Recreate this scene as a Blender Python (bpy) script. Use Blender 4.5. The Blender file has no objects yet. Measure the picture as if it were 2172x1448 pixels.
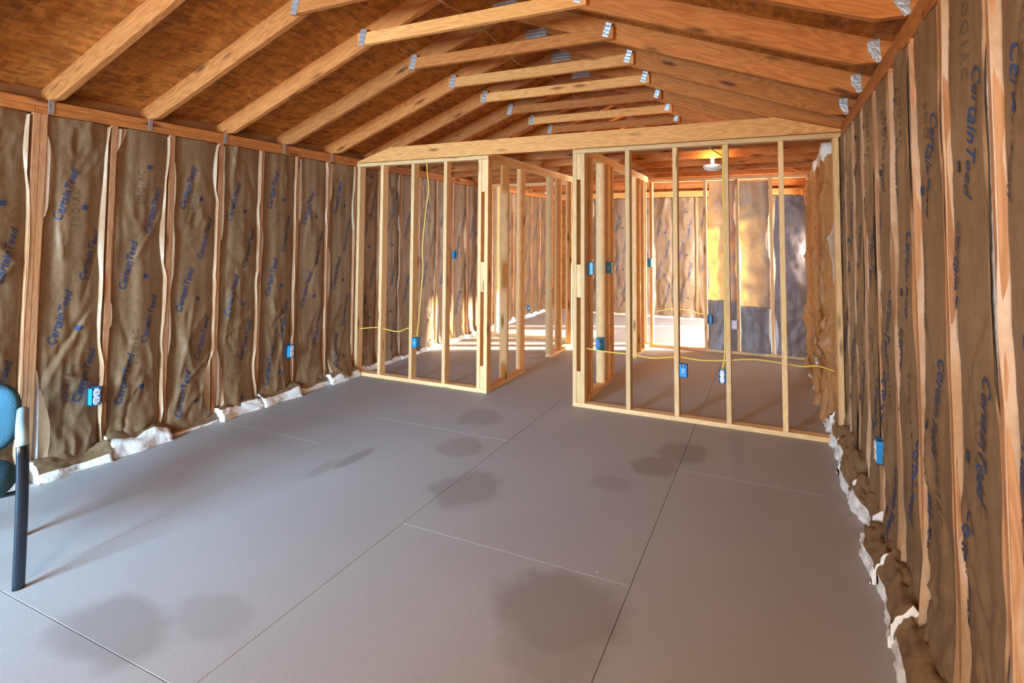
import bpy, bmesh, math, random
from mathutils import Vector, Matrix, noise
random.seed(7)
SC = bpy.context.scene
COL = SC.collection

# ------------------------------------------------------------------ camera
F_PX, CX, CY = 1145.75, 1109.31, 441.73
YAW, PIT, ROL = .4309, .0499, .005
CAM = Vector((4.1899, -4.6733, 1.5289))
def cam_axes():
    cy, sy = math.cos(YAW), math.sin(YAW)
    r = Vector((cy, sy, 0)); f = Vector((-sy, cy, 0)); u = Vector((0, 0, 1))
    f2 = f*math.cos(PIT)+u*math.sin(PIT); u2 = -f*math.sin(PIT)+u*math.cos(PIT)
    return r*math.cos(ROL)+u2*math.sin(ROL), -r*math.sin(ROL)+u2*math.cos(ROL), f2
AR, AU, AF = cam_axes()
cd = bpy.data.cameras.new('camera'); cam = bpy.data.objects.new('camera', cd); COL.objects.link(cam)
cd.sensor_fit = 'HORIZONTAL'; cd.sensor_width = 36; cd.lens = F_PX*36/2172
cd.shift_x = -(CX-1086)/2172; cd.shift_y = -(724-CY)/2172
cd.clip_start = .02
cam.matrix_world = Matrix(((AR.x, AU.x, -AF.x, CAM.x), (AR.y, AU.y, -AF.y, CAM.y), (AR.z, AU.z, -AF.z, CAM.z), (0, 0, 0, 1)))
SC.camera = cam
def hit(px, py, ax, c):
    """world point on the plane axis=c seen at a photo pixel"""
    d = AF+AR*((px-CX)/F_PX)-AU*((py-CY)/F_PX)
    return CAM+d*((c-CAM[ax])/d[ax])

# ------------------------------------------------------------------ light
W = bpy.data.worlds.new('sky'); SC.world = W; W.use_nodes = True
bg = W.node_tree.nodes['Background']; bg.inputs[0].default_value = (.62, .78, 1, 1); bg.inputs[1].default_value = 2.0
def sun(name, d, strength, col, ang):
    l = bpy.data.lights.new(name, 'SUN'); l.energy = strength; l.color = col; l.angle = math.radians(ang)
    o = bpy.data.objects.new(name, l); COL.objects.link(o); o.rotation_euler = Vector(d).to_track_quat('-Z', 'Y').to_euler(); o.location = (8, 8, 6)
def area(name, loc, d, sx, sy, power, col):
    l = bpy.data.lights.new(name, 'AREA'); l.shape = 'RECTANGLE'; l.size = sx; l.size_y = sy; l.energy = power; l.color = col
    o = bpy.data.objects.new(name, l); COL.objects.link(o); o.rotation_euler = Vector(d).to_track_quat('-Z', 'Z').to_euler(); o.location = loc
sun('sun', (-.903, -.43, -.268), 42, (1, .82, .58), 2.6)
# daylight at the building's openings; front and side window lights are added fill
area('daylight_front_door', (1.20, -8.9, 1.75), (0, 1, -.12), 2.6, 2.8, 2150, (.43, .71, 1))
area('daylight_side_door', (4.80, 3.8, 1.05), (-1, 0, -.15), .88, 1.9, 300, (1, .95, .88))
area('added_side_fill', (4.80, 5.0, 1.4), (-1, 0, -.2), .8, 1.0, 110, (.95, .97, 1))  # added light at an invented window, brightens the far room floor
area('daylight_far_left_window', (-.13, 4.4, 1.5), (1, 0, -.2), .8, 1.0, 40, (.95, .97, 1))
area('added_warm_front_fill', (3.6, -6.33, 1.5), (0, 1, 0), .9, 1.1, 105, (1, .67, .35))  # added warm fill at an invented window, warms the right floor and wall
vs = SC.view_settings; vs.view_transform = 'Standard'; vs.look = 'None'; vs.gamma = 1; vs.use_curve_mapping = False; vs.exposure = 0.36
SC.cycles.use_denoising = True
SC.cycles.max_bounces = 10; SC.cycles.diffuse_bounces = 7
SC.cycles.sample_clamp_indirect = 6

# ------------------------------------------------------------------ materials
def nt(name):
    m = bpy.data.materials.new(name); m.use_nodes = True
    t = m.node_tree; b = t.nodes['Principled BSDF']; b.inputs['Roughness'].default_value = .8
    b.inputs['Specular IOR Level'].default_value = .25
    return m, t, b
def node(t, kind, **kw):
    n = t.nodes.new(kind)
    for k, v in kw.items():
        if k in n.inputs: n.inputs[k].default_value = v
        else: setattr(n, k, v)
    return n
def ramp(t, fac, stops):
    r = node(t, 'ShaderNodeValToRGB'); e = r.color_ramp.elements
    while len(e) < len(stops): e.new(.5)
    for i, (p, c) in enumerate(stops): e[i].position = p; e[i].color = (*c, 1)
    t.links.new(fac, r.inputs[0]); return r.outputs[0]
def mix(t, fac, a, b, mode='MIX'):
    n = node(t, 'ShaderNodeMix', data_type='RGBA', blend_type=mode)
    for s, v in ((n.inputs[0], fac), (n.inputs[6], a), (n.inputs[7], b)):
        if hasattr(v, 'is_output'): t.links.new(v, s)
        elif isinstance(v, tuple): s.default_value = (*v, 1)
        else: s.default_value = v
    return n.outputs[2]
def mmath(t, op, a, b=0.0, clamp=False):
    n = node(t, 'ShaderNodeMath', operation=op, use_clamp=clamp)
    for s, v in ((n.inputs[0], a), (n.inputs[1], b)):
        if hasattr(v, 'is_output'): t.links.new(v, s)
        else: s.default_value = v
    return n.outputs[0]
def bump(t, b, h, strength, dist):
    n = node(t, 'ShaderNodeBump', Strength=strength, Distance=dist); t.links.new(h, n.inputs['Height']); t.links.new(n.outputs[0], b.inputs['Normal'])
def coords(t, scale, rnd=True, space='Object', rot=(0, 0, 0)):
    tc = node(t, 'ShaderNodeTexCoord'); mp = node(t, 'ShaderNodeMapping'); mp.inputs['Scale'].default_value = scale; mp.inputs['Rotation'].default_value = rot
    src = tc.outputs[space]
    if rnd:
        oi = node(t, 'ShaderNodeObjectInfo'); va = node(t, 'ShaderNodeVectorMath', operation='MULTIPLY_ADD')
        cm = node(t, 'ShaderNodeCombineXYZ')
        for i in range(3): t.links.new(oi.outputs['Random'], cm.inputs[i])
        t.links.new(cm.outputs[0], va.inputs[0]); va.inputs[1].default_value = (37, 61, 83); t.links.new(src, va.inputs[2]); src = va.outputs[0]
    t.links.new(src, mp.inputs[0]); return mp.outputs[0]
def wood(name, light, dark, knot, k=1.0):
    m, t, b = nt(name)
    v = coords(t, (.9, 7, 7))
    n1 = node(t, 'ShaderNodeTexNoise', Scale=1.0, Detail=3.0, Roughness=.55); t.links.new(v, n1.inputs[0])
    ring = mmath(t, 'FRACT', mmath(t, 'MULTIPLY', n1.outputs[0], 16))
    ring = mmath(t, 'ABSOLUTE', mmath(t, 'SUBTRACT', ring, .5))
    fine = node(t, 'ShaderNodeTexNoise', Scale=1.0, Detail=4.0); t.links.new(coords(t, (3, 130, 130)), fine.inputs[0])
    f = mmath(t, 'ADD', mmath(t, 'MULTIPLY', ring, 1.15), mmath(t, 'MULTIPLY', fine.outputs[0], .5))
    c = ramp(t, f, [(.15, light), (.95, dark)])
    vo = node(t, 'ShaderNodeTexVoronoi', Scale=1.0); t.links.new(coords(t, (2.0, 9, 9)), vo.inputs[0])
    kf = ramp(t, vo.outputs['Distance'], [(.07, (1, 1, 1)), (.19, (0, 0, 0))])
    c = mix(t, mmath(t, 'MULTIPLY', kf, .8*k), c, knot)
    oi = node(t, 'ShaderNodeObjectInfo')
    hs = node(t, 'ShaderNodeHueSaturation'); t.links.new(c, hs.inputs['Color'])
    mr = node(t, 'ShaderNodeMapRange'); t.links.new(oi.outputs['Random'], mr.inputs[0]); mr.inputs[3].default_value = .82; mr.inputs[4].default_value = 1.14
    t.links.new(mr.outputs[0], hs.inputs['Value'])
    t.links.new(hs.outputs[0], b.inputs['Base Color']); b.inputs['Roughness'].default_value = .7
    bump(t, b, f, .25, .002)
    return m
M = {}
M['stud'] = wood('wall_stud_pine', (.56, .285, .135), (.40, .18, .075), (.11, .04, .015), 1.1)
M['fresh'] = wood('partition_pine', (.82, .41, .135), (.64, .27, .07), (.18, .07, .02), 1.1)
M['pale'] = wood('pale_partition_pine', (.86, .56, .27), (.70, .41, .17), (.18, .07, .02), 1.1)
M['rafter'] = wood('rafter_pine', (.54, .205, .055), (.36, .115, .024), (.08, .026, .01), 1.1)

def osb():
    m, t, b = nt('roof_strand_board')
    acc = None
    for i, (s, r) in enumerate([((9, 42, 30), .3), ((38, 11, 30), -.5), ((16, 30, 30), 1.1)]):
        vo = node(t, 'ShaderNodeTexVoronoi', Scale=1.0); t.links.new(coords(t, s, True, 'Object', (0, 0, r)), vo.inputs[0])
        c = ramp(t, mmath(t, 'FRACT', mmath(t, 'MULTIPLY', vo.outputs['Color'], 1.0)), [(0, (.12, .036, .006)), (.5, (.44, .145, .022)), (1, (.72, .28, .055))])
        acc = c if acc is None else mix(t, .5, acc, c)
    n = node(t, 'ShaderNodeTexNoise', Scale=2.2, Detail=3.0); t.links.new(coords(t, (1, 1, 1)), n.inputs[0])
    acc = mix(t, .55, acc, ramp(t, n.outputs[0], [(.3, (.55, .5, .45)), (.7, (1, 1, 1))]), 'MULTIPLY')
    t.links.new(acc, b.inputs['Base Color']); b.inputs['Roughness'].default_value = .75
    return m
M['osb'] = osb()

def kraft(name, c1, c2, trans=0.0, tcol=(.9, .5, .12)):
    m, t, b = nt(name)
    n = node(t, 'ShaderNodeTexNoise', Scale=1.0, Detail=6.0, Roughness=.65); t.links.new(coords(t, (5, 5, 3)), n.inputs[0])
    f = node(t, 'ShaderNodeTexNoise', Scale=60.0, Detail=3.0); t.links.new(coords(t, (1, 1, .5)), f.inputs[0])
    c = mix(t, .55, ramp(t, n.outputs[0], [(.3, c2), (.7, c1)]), ramp(t, f.outputs[0], [(.3, c2), (.7, c1)]))
    t.links.new(c, b.inputs['Base Color']); b.inputs['Roughness'].default_value = .48; b.inputs['Specular IOR Level'].default_value = .5
    bump(t, b, n.outputs[0], .5, .012)
    if trans:
        tr = node(t, 'ShaderNodeBsdfTranslucent'); tr.inputs[0].default_value = (*tcol, 1); ms = node(t, 'ShaderNodeMixShader'); n3 = node(t, 'ShaderNodeTexNoise', Scale=7.0, Detail=4.0); t.links.new(coords(t, (1, 1, 1)), n3.inputs[0])
        mr = node(t, 'ShaderNodeMapRange'); t.links.new(n3.outputs[0], mr.inputs[0]); mr.inputs[1].default_value = .3; mr.inputs[2].default_value = .7; mr.inputs[3].default_value = trans*.35; mr.inputs[4].default_value = trans*1.3
        t.links.new(mr.outputs[0], ms.inputs[0])
        t.links.new(b.outputs[0], ms.inputs[1]); t.links.new(tr.outputs[0], ms.inputs[2]); t.links.new(ms.outputs[0], t.nodes['Material Output'].inputs[0])
    return m
M['kraft'] = kraft('kraft_paper', (.265, .158, .078), (.15, .086, .04))
M['tab'] = kraft('kraft_tab_paper', (.50, .31, .17), (.36, .21, .105))
M['dustpaper'] = kraft('grey_brown_unfaced_batt', (.36, .30, .26), (.20, .16, .14), .16, (1, .52, .07))
M['dustdim'] = kraft('grey_brown_less_translucent_batt', (.36, .30, .26), (.20, .16, .14), .07, (1, .55, .10))  # same base colours as the batt above, with lower translucency
M['greypaper'] = kraft('dark_grey_batt', (.30, .26, .25), (.17, .145, .14))
M['kraftlit'] = kraft('warm_lit_crumpled_kraft', (.50, .25, .09), (.32, .14, .045))  # kraft paper with the orange of warm light painted into its colour
def plain(name, col, rough=.6, spec=.3, metal=0.0, nscale=0, namp=.12):
    m, t, b = nt(name); b.inputs['Base Color'].default_value = (*col, 1); b.inputs['Roughness'].default_value = rough
    b.inputs['Specular IOR Level'].default_value = spec; b.inputs['Metallic'].default_value = metal
    if nscale:
        n = node(t, 'ShaderNodeTexNoise', Scale=float(nscale), Detail=4.0); t.links.new(coords(t, (1, 1, 1)), n.inputs[0])
        t.links.new(ramp(t, n.outputs[0], [(.3, tuple(x*(1-namp) for x in col)), (.7, tuple(min(1, x*(1+namp)) for x in col))]), b.inputs['Base Color'])
        bump(t, b, n.outputs[0], .5, .01)
    return m
M['fiber'] = plain('white_fiberglass', (.80, .78, .73), .95, .05, 0, 40, .1)
M['ink'] = plain('blue_ink', (.032, .06, .14), .6, .2)
M['inkblack'] = plain('faded_black_ink', (.13, .088, .05), .7, .2)
M['steel'] = plain('galvanised_steel', (.50, .57, .64), .45, .5, .7, 60, .15)
M['dullsteel'] = plain('dull_nail_plate', (.42, .38, .35), .5, .5, .6, 60, .15)
M['bluebox'] = plain('blue_plastic', (.02, .26, .62), .4, .5)
M['white'] = plain('white_plastic', (.82, .84, .86), .4, .5)
M['slot'] = plain('dark_slots', (.03, .03, .03), .6, .3)
M['cable'] = plain('yellow_cable_jacket', (.85, .58, .08), .45, .4)
M['cord'] = plain('tan_cord', (.45, .27, .13), .6, .3)
M['chairblue'] = plain('blue_chair_fabric', (.05, .155, .22), .85, .2, 0, 220, .15)
M['chairmetal'] = plain('black_tube_metal', (.06, .08, .10), .16, .6, .85)
M['armpad'] = plain('grey_arm_pad', (.30, .42, .47), .5, .4)
M['glassdome'] = plain('frosted_dome', (.75, .76, .80), .35, .5)
M['greybox'] = plain('grey_plastic_box', (.62, .62, .70), .5, .4)
def glow(name, col, st):
    m, t, b = nt(name); b.inputs['Base Color'].default_value = (*col, 1); b.inputs['Emission Color'].default_value = (*col, 1); b.inputs['Emission Strength'].default_value = st; return m
M['bulb'] = glow('lit_bulb', (1, .85, .55), 6)
M['shell'] = plain('outer_sheathing', (.30, .17, .08), .9, .1, 0, 8, .2)

STAINS = [(3.38, -2.53, .26, .25, .55), (3.43, -2.72, .19, .2, .35), (2.50, -1.77, .20, .22, .50), (2.13, -1.24, .16, .17, .42), (1.93, -.62, .17, .20, .36),
          (3.58, -.66, .16, .19, .55), (3.46, -.97, .14, .15, .55), (3.27, -1.33, .12, .10, .30), (1.57, -1.70, .05, .20, .55), (1.50, -1.92, .05, .14, .3), (1.86, -3.36, .26, .16, .50), (2.12, -3.15, .18, .12, .25)]
def floor_mat():
    m, t, b = nt('subfloor_board')
    g = node(t, 'ShaderNodeNewGeometry'); P = g.outputs['Position']
    n = node(t, 'ShaderNodeTexNoise', Scale=1.3, Detail=5.0, Roughness=.6); t.links.new(P, n.inputs[0])
    f = node(t, 'ShaderNodeTexNoise', Scale=170.0, Detail=2.0); t.links.new(P, f.inputs[0])
    c = mix(t, .4, ramp(t, n.outputs[0], [(.3, (.345, .325, .31)), (.7, (.40, .375, .355))]), ramp(t, f.outputs[0], [(.3, (.28, .26, .245)), (.7, (.475, .45, .43))]))
    wob = node(t, 'ShaderNodeTexNoise', Scale=5.0, Detail=3.0); t.links.new(P, wob.inputs[0])
    acc = None
    for x, y, rx, ry, s in STAINS:
        sub = node(t, 'ShaderNodeVectorMath', operation='SUBTRACT'); t.links.new(P, sub.inputs[0]); sub.inputs[1].default_value = (x, y, 0)
        sc = node(t, 'ShaderNodeVectorMath', operation='MULTIPLY'); t.links.new(sub.outputs[0], sc.inputs[0]); sc.inputs[1].default_value = (1/rx, 1/ry, 0)
        ln = node(t, 'ShaderNodeVectorMath', operation='LENGTH'); t.links.new(sc.outputs[0], ln.inputs[0])
        d = mmath(t, 'ADD', ln.outputs['Value'], mmath(t, 'MULTIPLY', mmath(t, 'SUBTRACT', wob.outputs[0], .5), 1.0))
        mr = node(t, 'ShaderNodeMapRange', interpolation_type='SMOOTHSTEP'); t.links.new(d, mr.inputs[0])
        mr.inputs[1].default_value = .75; mr.inputs[2].default_value = 1.25; mr.inputs[3].default_value = s; mr.inputs[4].default_value = 0
        acc = mr.outputs[0] if acc is None else mmath(t, 'MAXIMUM', acc, mr.outputs[0])
    c = mix(t, acc, c, (.20, .17, .15))
    sp = node(t, 'ShaderNodeTexVoronoi', Scale=2.6); t.links.new(P, sp.inputs[0])
    spk = ramp(t, sp.outputs['Distance'], [(.012, (1, 1, 1)), (.018, (0, 0, 0))])
    c = mix(t, spk, c, (.75, .73, .7))
    t.links.new(c, b.inputs['Base Color']); b.inputs['Roughness'].default_value = .62; b.inputs['Specular IOR Level'].default_value = .35
    bump(t, b, f.outputs[0], .15, .002)
    return m
M['floor'] = floor_mat()

# ------------------------------------------------------------------ builders
def link(name, me, mat, parent=None):
    o = bpy.data.objects.new(name, me); COL.objects.link(o)
    if mat is not None and me is not None and not me.materials: me.materials.append(mat)
    if parent is not None: o.parent = parent; o.matrix_parent_inverse = parent.matrix_world.inverted()
    return o
def tag(o, label=None, cat=None, group=None, kind=None):
    if label: o['label'] = label
    if cat: o['category'] = cat
    if group: o['group'] = group
    if kind: o['kind'] = kind
    return o
def empty(name, loc=(0, 0, 0)):
    o = bpy.data.objects.new(name, None); COL.objects.link(o); o.location = loc; o.matrix_world = Matrix.Translation(loc); o.empty_display_size = .1
    return o
def mesh(name, vs_, fs, smooth=False):
    me = bpy.data.meshes.new(name); me.from_pydata([tuple(v) for v in vs_], [], fs); me.update()
    if smooth: me.shade_smooth()
    return me
_bc = {}
def cham_mesh(l, w, h, c):
    """box centred on 0 with chamfered edges, length on local X"""
    key = (round(l, 4), round(w, 4), round(h, 4), c)
    if key in _bc: return _bc[key]
    bm = bmesh.new(); bmesh.ops.create_cube(bm, size=1)
    for v in bm.verts: v.co = Vector((v.co.x*l, v.co.y*w, v.co.z*h))
    if c > 0: bmesh.ops.bevel(bm, geom=list(bm.edges), offset=min(c, l*.3, w*.3, h*.3), segments=1, affect='EDGES', profile=.5)
    me = bpy.data.meshes.new('board'); bm.to_mesh(me); bm.free(); _bc[key] = me
    return me
ROT = {'x': Matrix.Identity(3), 'y': Matrix(((0, -1, 0), (1, 0, 0), (0, 0, 1))), 'z': Matrix(((0, 0, -1), (0, 1, 0), (1, 0, 0)))}
def board(name, lo, hi, mat, parent=None, axis=None, c=.0018):
    d = [hi[i]-lo[i] for i in range(3)]
    if axis is None: axis = 'xyz'[max(range(3), key=lambda i: d[i])]
    l, w, h = {'x': (d[0], d[1], d[2]), 'y': (d[1], d[0], d[2]), 'z': (d[2], d[1], d[0])}[axis]
    me = cham_mesh(l, w, h, c)
    key = (me.name, mat.name)
    if key not in _bc:
        m2 = me.copy(); m2.materials.append(mat); _bc[key] = m2
    o = bpy.data.objects.new(name, _bc[key]); COL.objects.link(o)
    o.matrix_world = Matrix.Translation([(lo[i]+hi[i])/2 for i in range(3)]) @ ROT[axis].to_4x4()
    if parent is not None:
        mw = o.matrix_world.copy(); o.parent = parent; o.matrix_parent_inverse = parent.matrix_world.inverted(); o.matrix_basis = mw
    return o
def prism(name, poly, y0, y1, mat, parent=None, origin=(0, 0, 0), ang=0.0):
    """polygon in x,z extruded from y0 to y1, with local X turned along ang so that wood grain follows the board"""
    n = len(poly); ox, oy, oz = origin; ca, sa = math.cos(ang), math.sin(ang)
    def L(x, y, z):
        x -= ox; z -= oz
        return (x*ca+z*sa, y-oy, -x*sa+z*ca)
    v = [L(x, y0, z) for x, z in poly]+[L(x, y1, z) for x, z in poly]
    f = [tuple(range(n)), tuple(range(2*n-1, n-1, -1))]+[((i+1) % n, i, n+i, n+(i+1) % n) for i in range(n)]
    bm = bmesh.new(); vv = [bm.verts.new(p) for p in v]
    for q in f: bm.faces.new([vv[i] for i in q])
    bmesh.ops.recalc_face_normals(bm, faces=list(bm.faces))
    me = bpy.data.meshes.new(name); bm.to_mesh(me); bm.free(); me.materials.append(mat)
    o = bpy.data.objects.new(name, me); COL.objects.link(o)
    o.matrix_world = Matrix.Translation(origin) @ Matrix.Rotation(-ang, 4, 'Y')
    if parent is not None:
        mw = o.matrix_world.copy(); o.parent = parent; o.matrix_parent_inverse = parent.matrix_world.inverted(); o.matrix_basis = mw
    return o
def boxes_mesh(name, boxes):
    bm = bmesh.new()
    for lo, hi in boxes:
        r = bmesh.ops.create_cube(bm, size=1)
        for v in r['verts']: v.co = Vector([lo[i]+(v.co[i]+.5)*(hi[i]-lo[i]) for i in range(3)])
    me = bpy.data.meshes.new(name); bm.to_mesh(me); bm.free(); return me
def tube(name, pts, r, mat, parent=None, res=10, closed_ends=True, ry=None):
    """smooth tube along a Catmull-Rom path"""
    P = [Vector(p) for p in pts]; path = []
    for i in range(len(P)-1):
        p0 = P[max(i-1, 0)]; p1 = P[i]; p2 = P[i+1]; p3 = P[min(i+2, len(P)-1)]
        seg = max(2, min(14, int((p2-p1).length/.03)))
        for k in range(seg):
            s = k/seg
            path.append(.5*((2*p1)+(p2-p0)*s+(2*p0-5*p1+4*p2-p3)*s*s+(3*p1-p0-3*p2+p3)*s**3))
    path.append(P[-1])
    vs_, fs = [], []; up = Vector((0, 0, 1)); prev = None
    for i, p in enumerate(path):
        tg = (path[min(i+1, len(path)-1)]-path[max(i-1, 0)]).normalized()
        a = prev if prev is not None else (up if abs(tg.z) < .9 else Vector((0, 1, 0)))
        n = (a-tg*a.dot(tg)).normalized(); prev = n; bn = tg.cross(n)
        for k in range(res):
            th = 2*math.pi*k/res; vs_.append(p+n*math.cos(th)*r+bn*math.sin(th)*(ry or r))
    for i in range(len(path)-1):
        for k in range(res):
            fs.append((i*res+k, i*res+(k+1) % res, (i+1)*res+(k+1) % res, (i+1)*res+k))
    fs.append(tuple(range(res-1, -1, -1))); fs.append(tuple(range((len(path)-1)*res, len(path)*res)))
    return link(name, mesh(name, vs_, fs, True), mat, parent)
def lathe(name, prof, mat, parent=None, loc=(0, 0, 0), n=28):
    vs_, fs = [], []
    for r, z in prof:
        for k in range(n): a = 2*math.pi*k/n; vs_.append((loc[0]+r*math.cos(a), loc[1]+r*math.sin(a), loc[2]+z))
    for i in range(len(prof)-1):
        for k in range(n): fs.append((i*n+k, i*n+(k+1) % n, (i+1)*n+(k+1) % n, (i+1)*n+k))
    fs.append(tuple(range(n))[::-1]); fs.append(tuple(range((len(prof)-1)*n, len(prof)*n)))
    return link(name, mesh(name, vs_, fs, True), mat, parent)

# ------------------------------------------------------------------ dimensions
WX = 4.68; Y0 = -6.4; Y1 = 5.75; S = .4064; T = .038; D = .089
ZU = 2.28; ZP = 2.318; ZT = 2.375
SL = .375
def rafter_bottom(x): return ZT+SL*((x if x < WX/2 else WX-x)-.11)
RV = .149

# ------------------------------------------------------------------ floor
fl = link('floor', boxes_mesh('floor', [((-.1, Y0-.1, -.10), (WX+.1, Y1+.1, -.0192))]), M['shell']); tag(fl, 'grey brown subfloor of butted boards with dark water stains', kind='structure')
xs = [-.05, 1.165, 2.385, 3.605, WX+.05]
offs = [-1.62, -.99, -2.26, -.95]
for i in range(4):
    y = offs[i]-2.44*3
    while y < Y1:
        a, b = max(y, Y0), min(y+2.438, Y1)
        if b-a > .05: board('floor_panel', (xs[i]+.0012, a+.0008, -.019), (xs[i+1]-.0012, b-.0008, 0), M['floor'], fl, 'y', .0008)
        y += 2.44

# ------------------------------------------------------------------ roof
rb = (-.10+0); 
def roof_shell():
    vs_, fs = [], []
    bm = bmesh.new()
    t0, t1 = RV+.016, RV+.05
    prof = [(-.25, rafter_bottom(-.25)+t0), (WX/2, rafter_bottom(WX/2)+t0), (WX+.25, rafter_bottom(WX+.25)+t0), (WX+.25, rafter_bottom(WX+.25)+t1), (WX/2, rafter_bottom(WX/2)+t1), (-.25, rafter_bottom(-.25)+t1)]
    a = [bm.verts.new((x, Y0-.15, z)) for x, z in prof]; b = [bm.verts.new((x, Y1+.15, z)) for x, z in prof]
    n = len(prof)
    for i in range(n): bm.faces.new((a[i], a[(i+1) % n], b[(i+1) % n], b[i]))
    bm.faces.new((a[0], a[1], a[4], a[5])); bm.faces.new((a[1], a[2], a[3], a[4])); bm.faces.new((b[0], b[1], b[4], b[5])); bm.faces.new((b[1], b[2], b[3], b[4]))
    bmesh.ops.recalc_face_normals(bm, faces=list(bm.faces))
    me = bpy.data.meshes.new('ceiling'); bm.to_mesh(me); bm.free(); return me
ce = link('ceiling', roof_shell(), M['shell']); tag(ce, 'brown strand board roof deck over the rafters', kind='structure')
ang = math.atan(SL)
for side in (0, 1):
    L = (WX/2+.2)/math.cos(ang)
    for row, (s0, s1) in enumerate([(0, 1.22), (1.222, L)]):
        y = Y0-.1-(1.22 if row else .3)
        while y < Y1+.1:
            a, b = max(y, Y0-.1), min(y+2.438, Y1+.1)
            if b-a > .1:
                sm = (s0+s1)/2
                x = -.2+sm*math.cos(ang); z = rafter_bottom(x)+RV+.0065/math.cos(ang)
                me = cham_mesh(b-a, s1-s0, .012, .001); key = (me.name, 'osb')
                if key not in _bc: m2 = me.copy(); m2.materials.append(M['osb']); _bc[key] = m2
                o = bpy.data.objects.new('roof_panel', _bc[key]); COL.objects.link(o); o.parent = ce
                if side: x = WX-x
                o.matrix_basis = Matrix.Translation((x, (a+b)/2, z)) @ Matrix.Rotation(-ang if side == 0 else ang, 4, 'Y') @ Matrix.Rotation(math.pi/2, 4, 'Z')
            y += 2.44

# ------------------------------------------------------------------ outer walls
def outer(name, boxes, label):
    return tag(link(name, boxes_mesh(name, boxes), M['shell']), label, kind='structure')
SH = .012
wl = outer('wall_left', [((-D-SH, Y0, -.02), (-D, 4.0, 2.458)), ((-D-SH, 4.0, -.02), (-D, 4.8, 1.0)), ((-D-SH, 4.0, 2.0), (-D, 4.8, 2.458)), ((-D-SH, 4.8, -.02), (-D, Y1, 2.458))], 'long stud wall with insulation behind the blue chair')
wr = outer('wall_right', [((WX+D, Y0, -.02), (WX+D+SH, 3.35, 2.458)), ((WX+D, 3.35, 2.02), (WX+D+SH, 4.25, 2.458)), ((WX+D, 4.25, -.02), (WX+D+SH, 4.6, 2.458)),
     ((WX+D, 4.6, -.02), (WX+D+SH, 5.4, .9)), ((WX+D, 4.6, 1.9), (WX+D+SH, 5.4, 2.458)), ((WX+D, 5.4, -.02), (WX+D+SH, Y1, 2.458))], 'long insulated stud wall opposite the blue chair')
def gable(name, y0, y1, holes, label):
    # rectangle pieces around the holes, then the triangular top
    bx = []; x = -.1
    for (a, b, z0, z1) in holes:
        bx.append(((x, y0, -.02), (a, y1, 2.44)))
        if z0 > 0: bx.append(((a, y0, -.02), (b, y1, z0)))
        bx.append(((a, y0, z1), (b, y1, 2.44))); x = b
    bx.append(((x, y0, -.02), (WX+.1, y1, 2.44)))
    me = boxes_mesh(name, bx); bm = bmesh.new(); bm.from_mesh(me)
    p = [(-.1, 2.44), (WX+.1, 2.44), (WX/2, rafter_bottom(WX/2)+RV+.02)]
    a = [bm.verts.new((q[0], y0, q[1])) for q in p]; b = [bm.verts.new((q[0], y1, q[1])) for q in p]
    bm.faces.new(a); bm.faces.new(b[::-1])
    for i in range(3): bm.faces.new((a[i], a[(i+1) % 3], b[(i+1) % 3], b[i]))
    bmesh.ops.recalc_face_normals(bm, faces=list(bm.faces)); bm.to_mesh(me); bm.free()
    return tag(link(name, me, M['osb']), label, kind='structure')
wb = gable('wall_back', Y1+D, Y1+D+SH, [], 'far gable end wall with insulation beyond the framed rooms')
wf = gable('wall_front', Y0-.012, Y0, [(.40, 1.80, .1, 2.1), (3.15, 4.05, .95, 2.05)], 'gable end wall with door and window openings')

# studs of the outer walls
LST = [-.007+S*k for k in range(-15, 15) if Y0+.05 < -.007+S*k < Y1-.05]
RST = [-3.02+S*k for k in range(-8, 22) if Y0+.05 < -3.02+S*k < Y1-.05]
for y in LST:
    board('stud', (-D, y-T/2, T), (0, y+T/2, ZU+.005), M['stud'], wl)
    if abs(y-(-.007-7*S)) < .01: board('stud', (-D, y-T*1.5-.001, T), (.001, y-T/2-.001, ZU+.005), M['stud'], wl)
for y in RST:
    if 3.38 < y < 4.22 or 4.63 < y < 5.37: continue
    board('stud', (WX, y-T/2, T), (WX+D, y+T/2, ZU+.005), M['stud'], wr)
for w_, x0, x1 in ((wl, -D, 0), (wr, WX, WX+D)):
    ys = [Y0, -2.9, .3, 3.35, Y1] if w_ is wl else [Y0, -2.4, .6, 3.35, Y1]
    for a, b in zip(ys[:-1], ys[1:]):
        if not (w_ is wr and a == 3.35): board('bottom_plate', (x0, a+.001, 0), (x1, b-.001, T), M['stud'], w_, 'y')
        board('top_plate', (x0, a+.001, ZU+.006), (x1, b-.001, ZU+.05), M['rafter'], w_, 'y')
        board('top_plate', (x0, a+.3, ZU+.051), (x1, min(b+.298, Y1), ZT-.001), M['rafter'], w_, 'y')
FST = [.02+S*k for k in range(12) if .02+S*k < WX-.05]
FST = [2.12-S*k for k in range(5)][::-1]+[2.12+S*k for k in range(1, 7) if 2.12+S*k < WX-.05]
for x in FST:
    board('stud', (x-T/2, Y1, T), (x+T/2, Y1+D, ZU-.02), M['stud'], wb)
board('bottom_plate', (0, Y1, 0), (WX, Y1+D, T), M['stud'], wb)
board('top_plate', (0, Y1, ZU-.019), (WX, Y1+D, ZU+.022), M['fresh'], wb); board('top_plate', (0, Y1, ZU+.023), (WX, Y1+D, ZT-.002), M['fresh'], wb)

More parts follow.
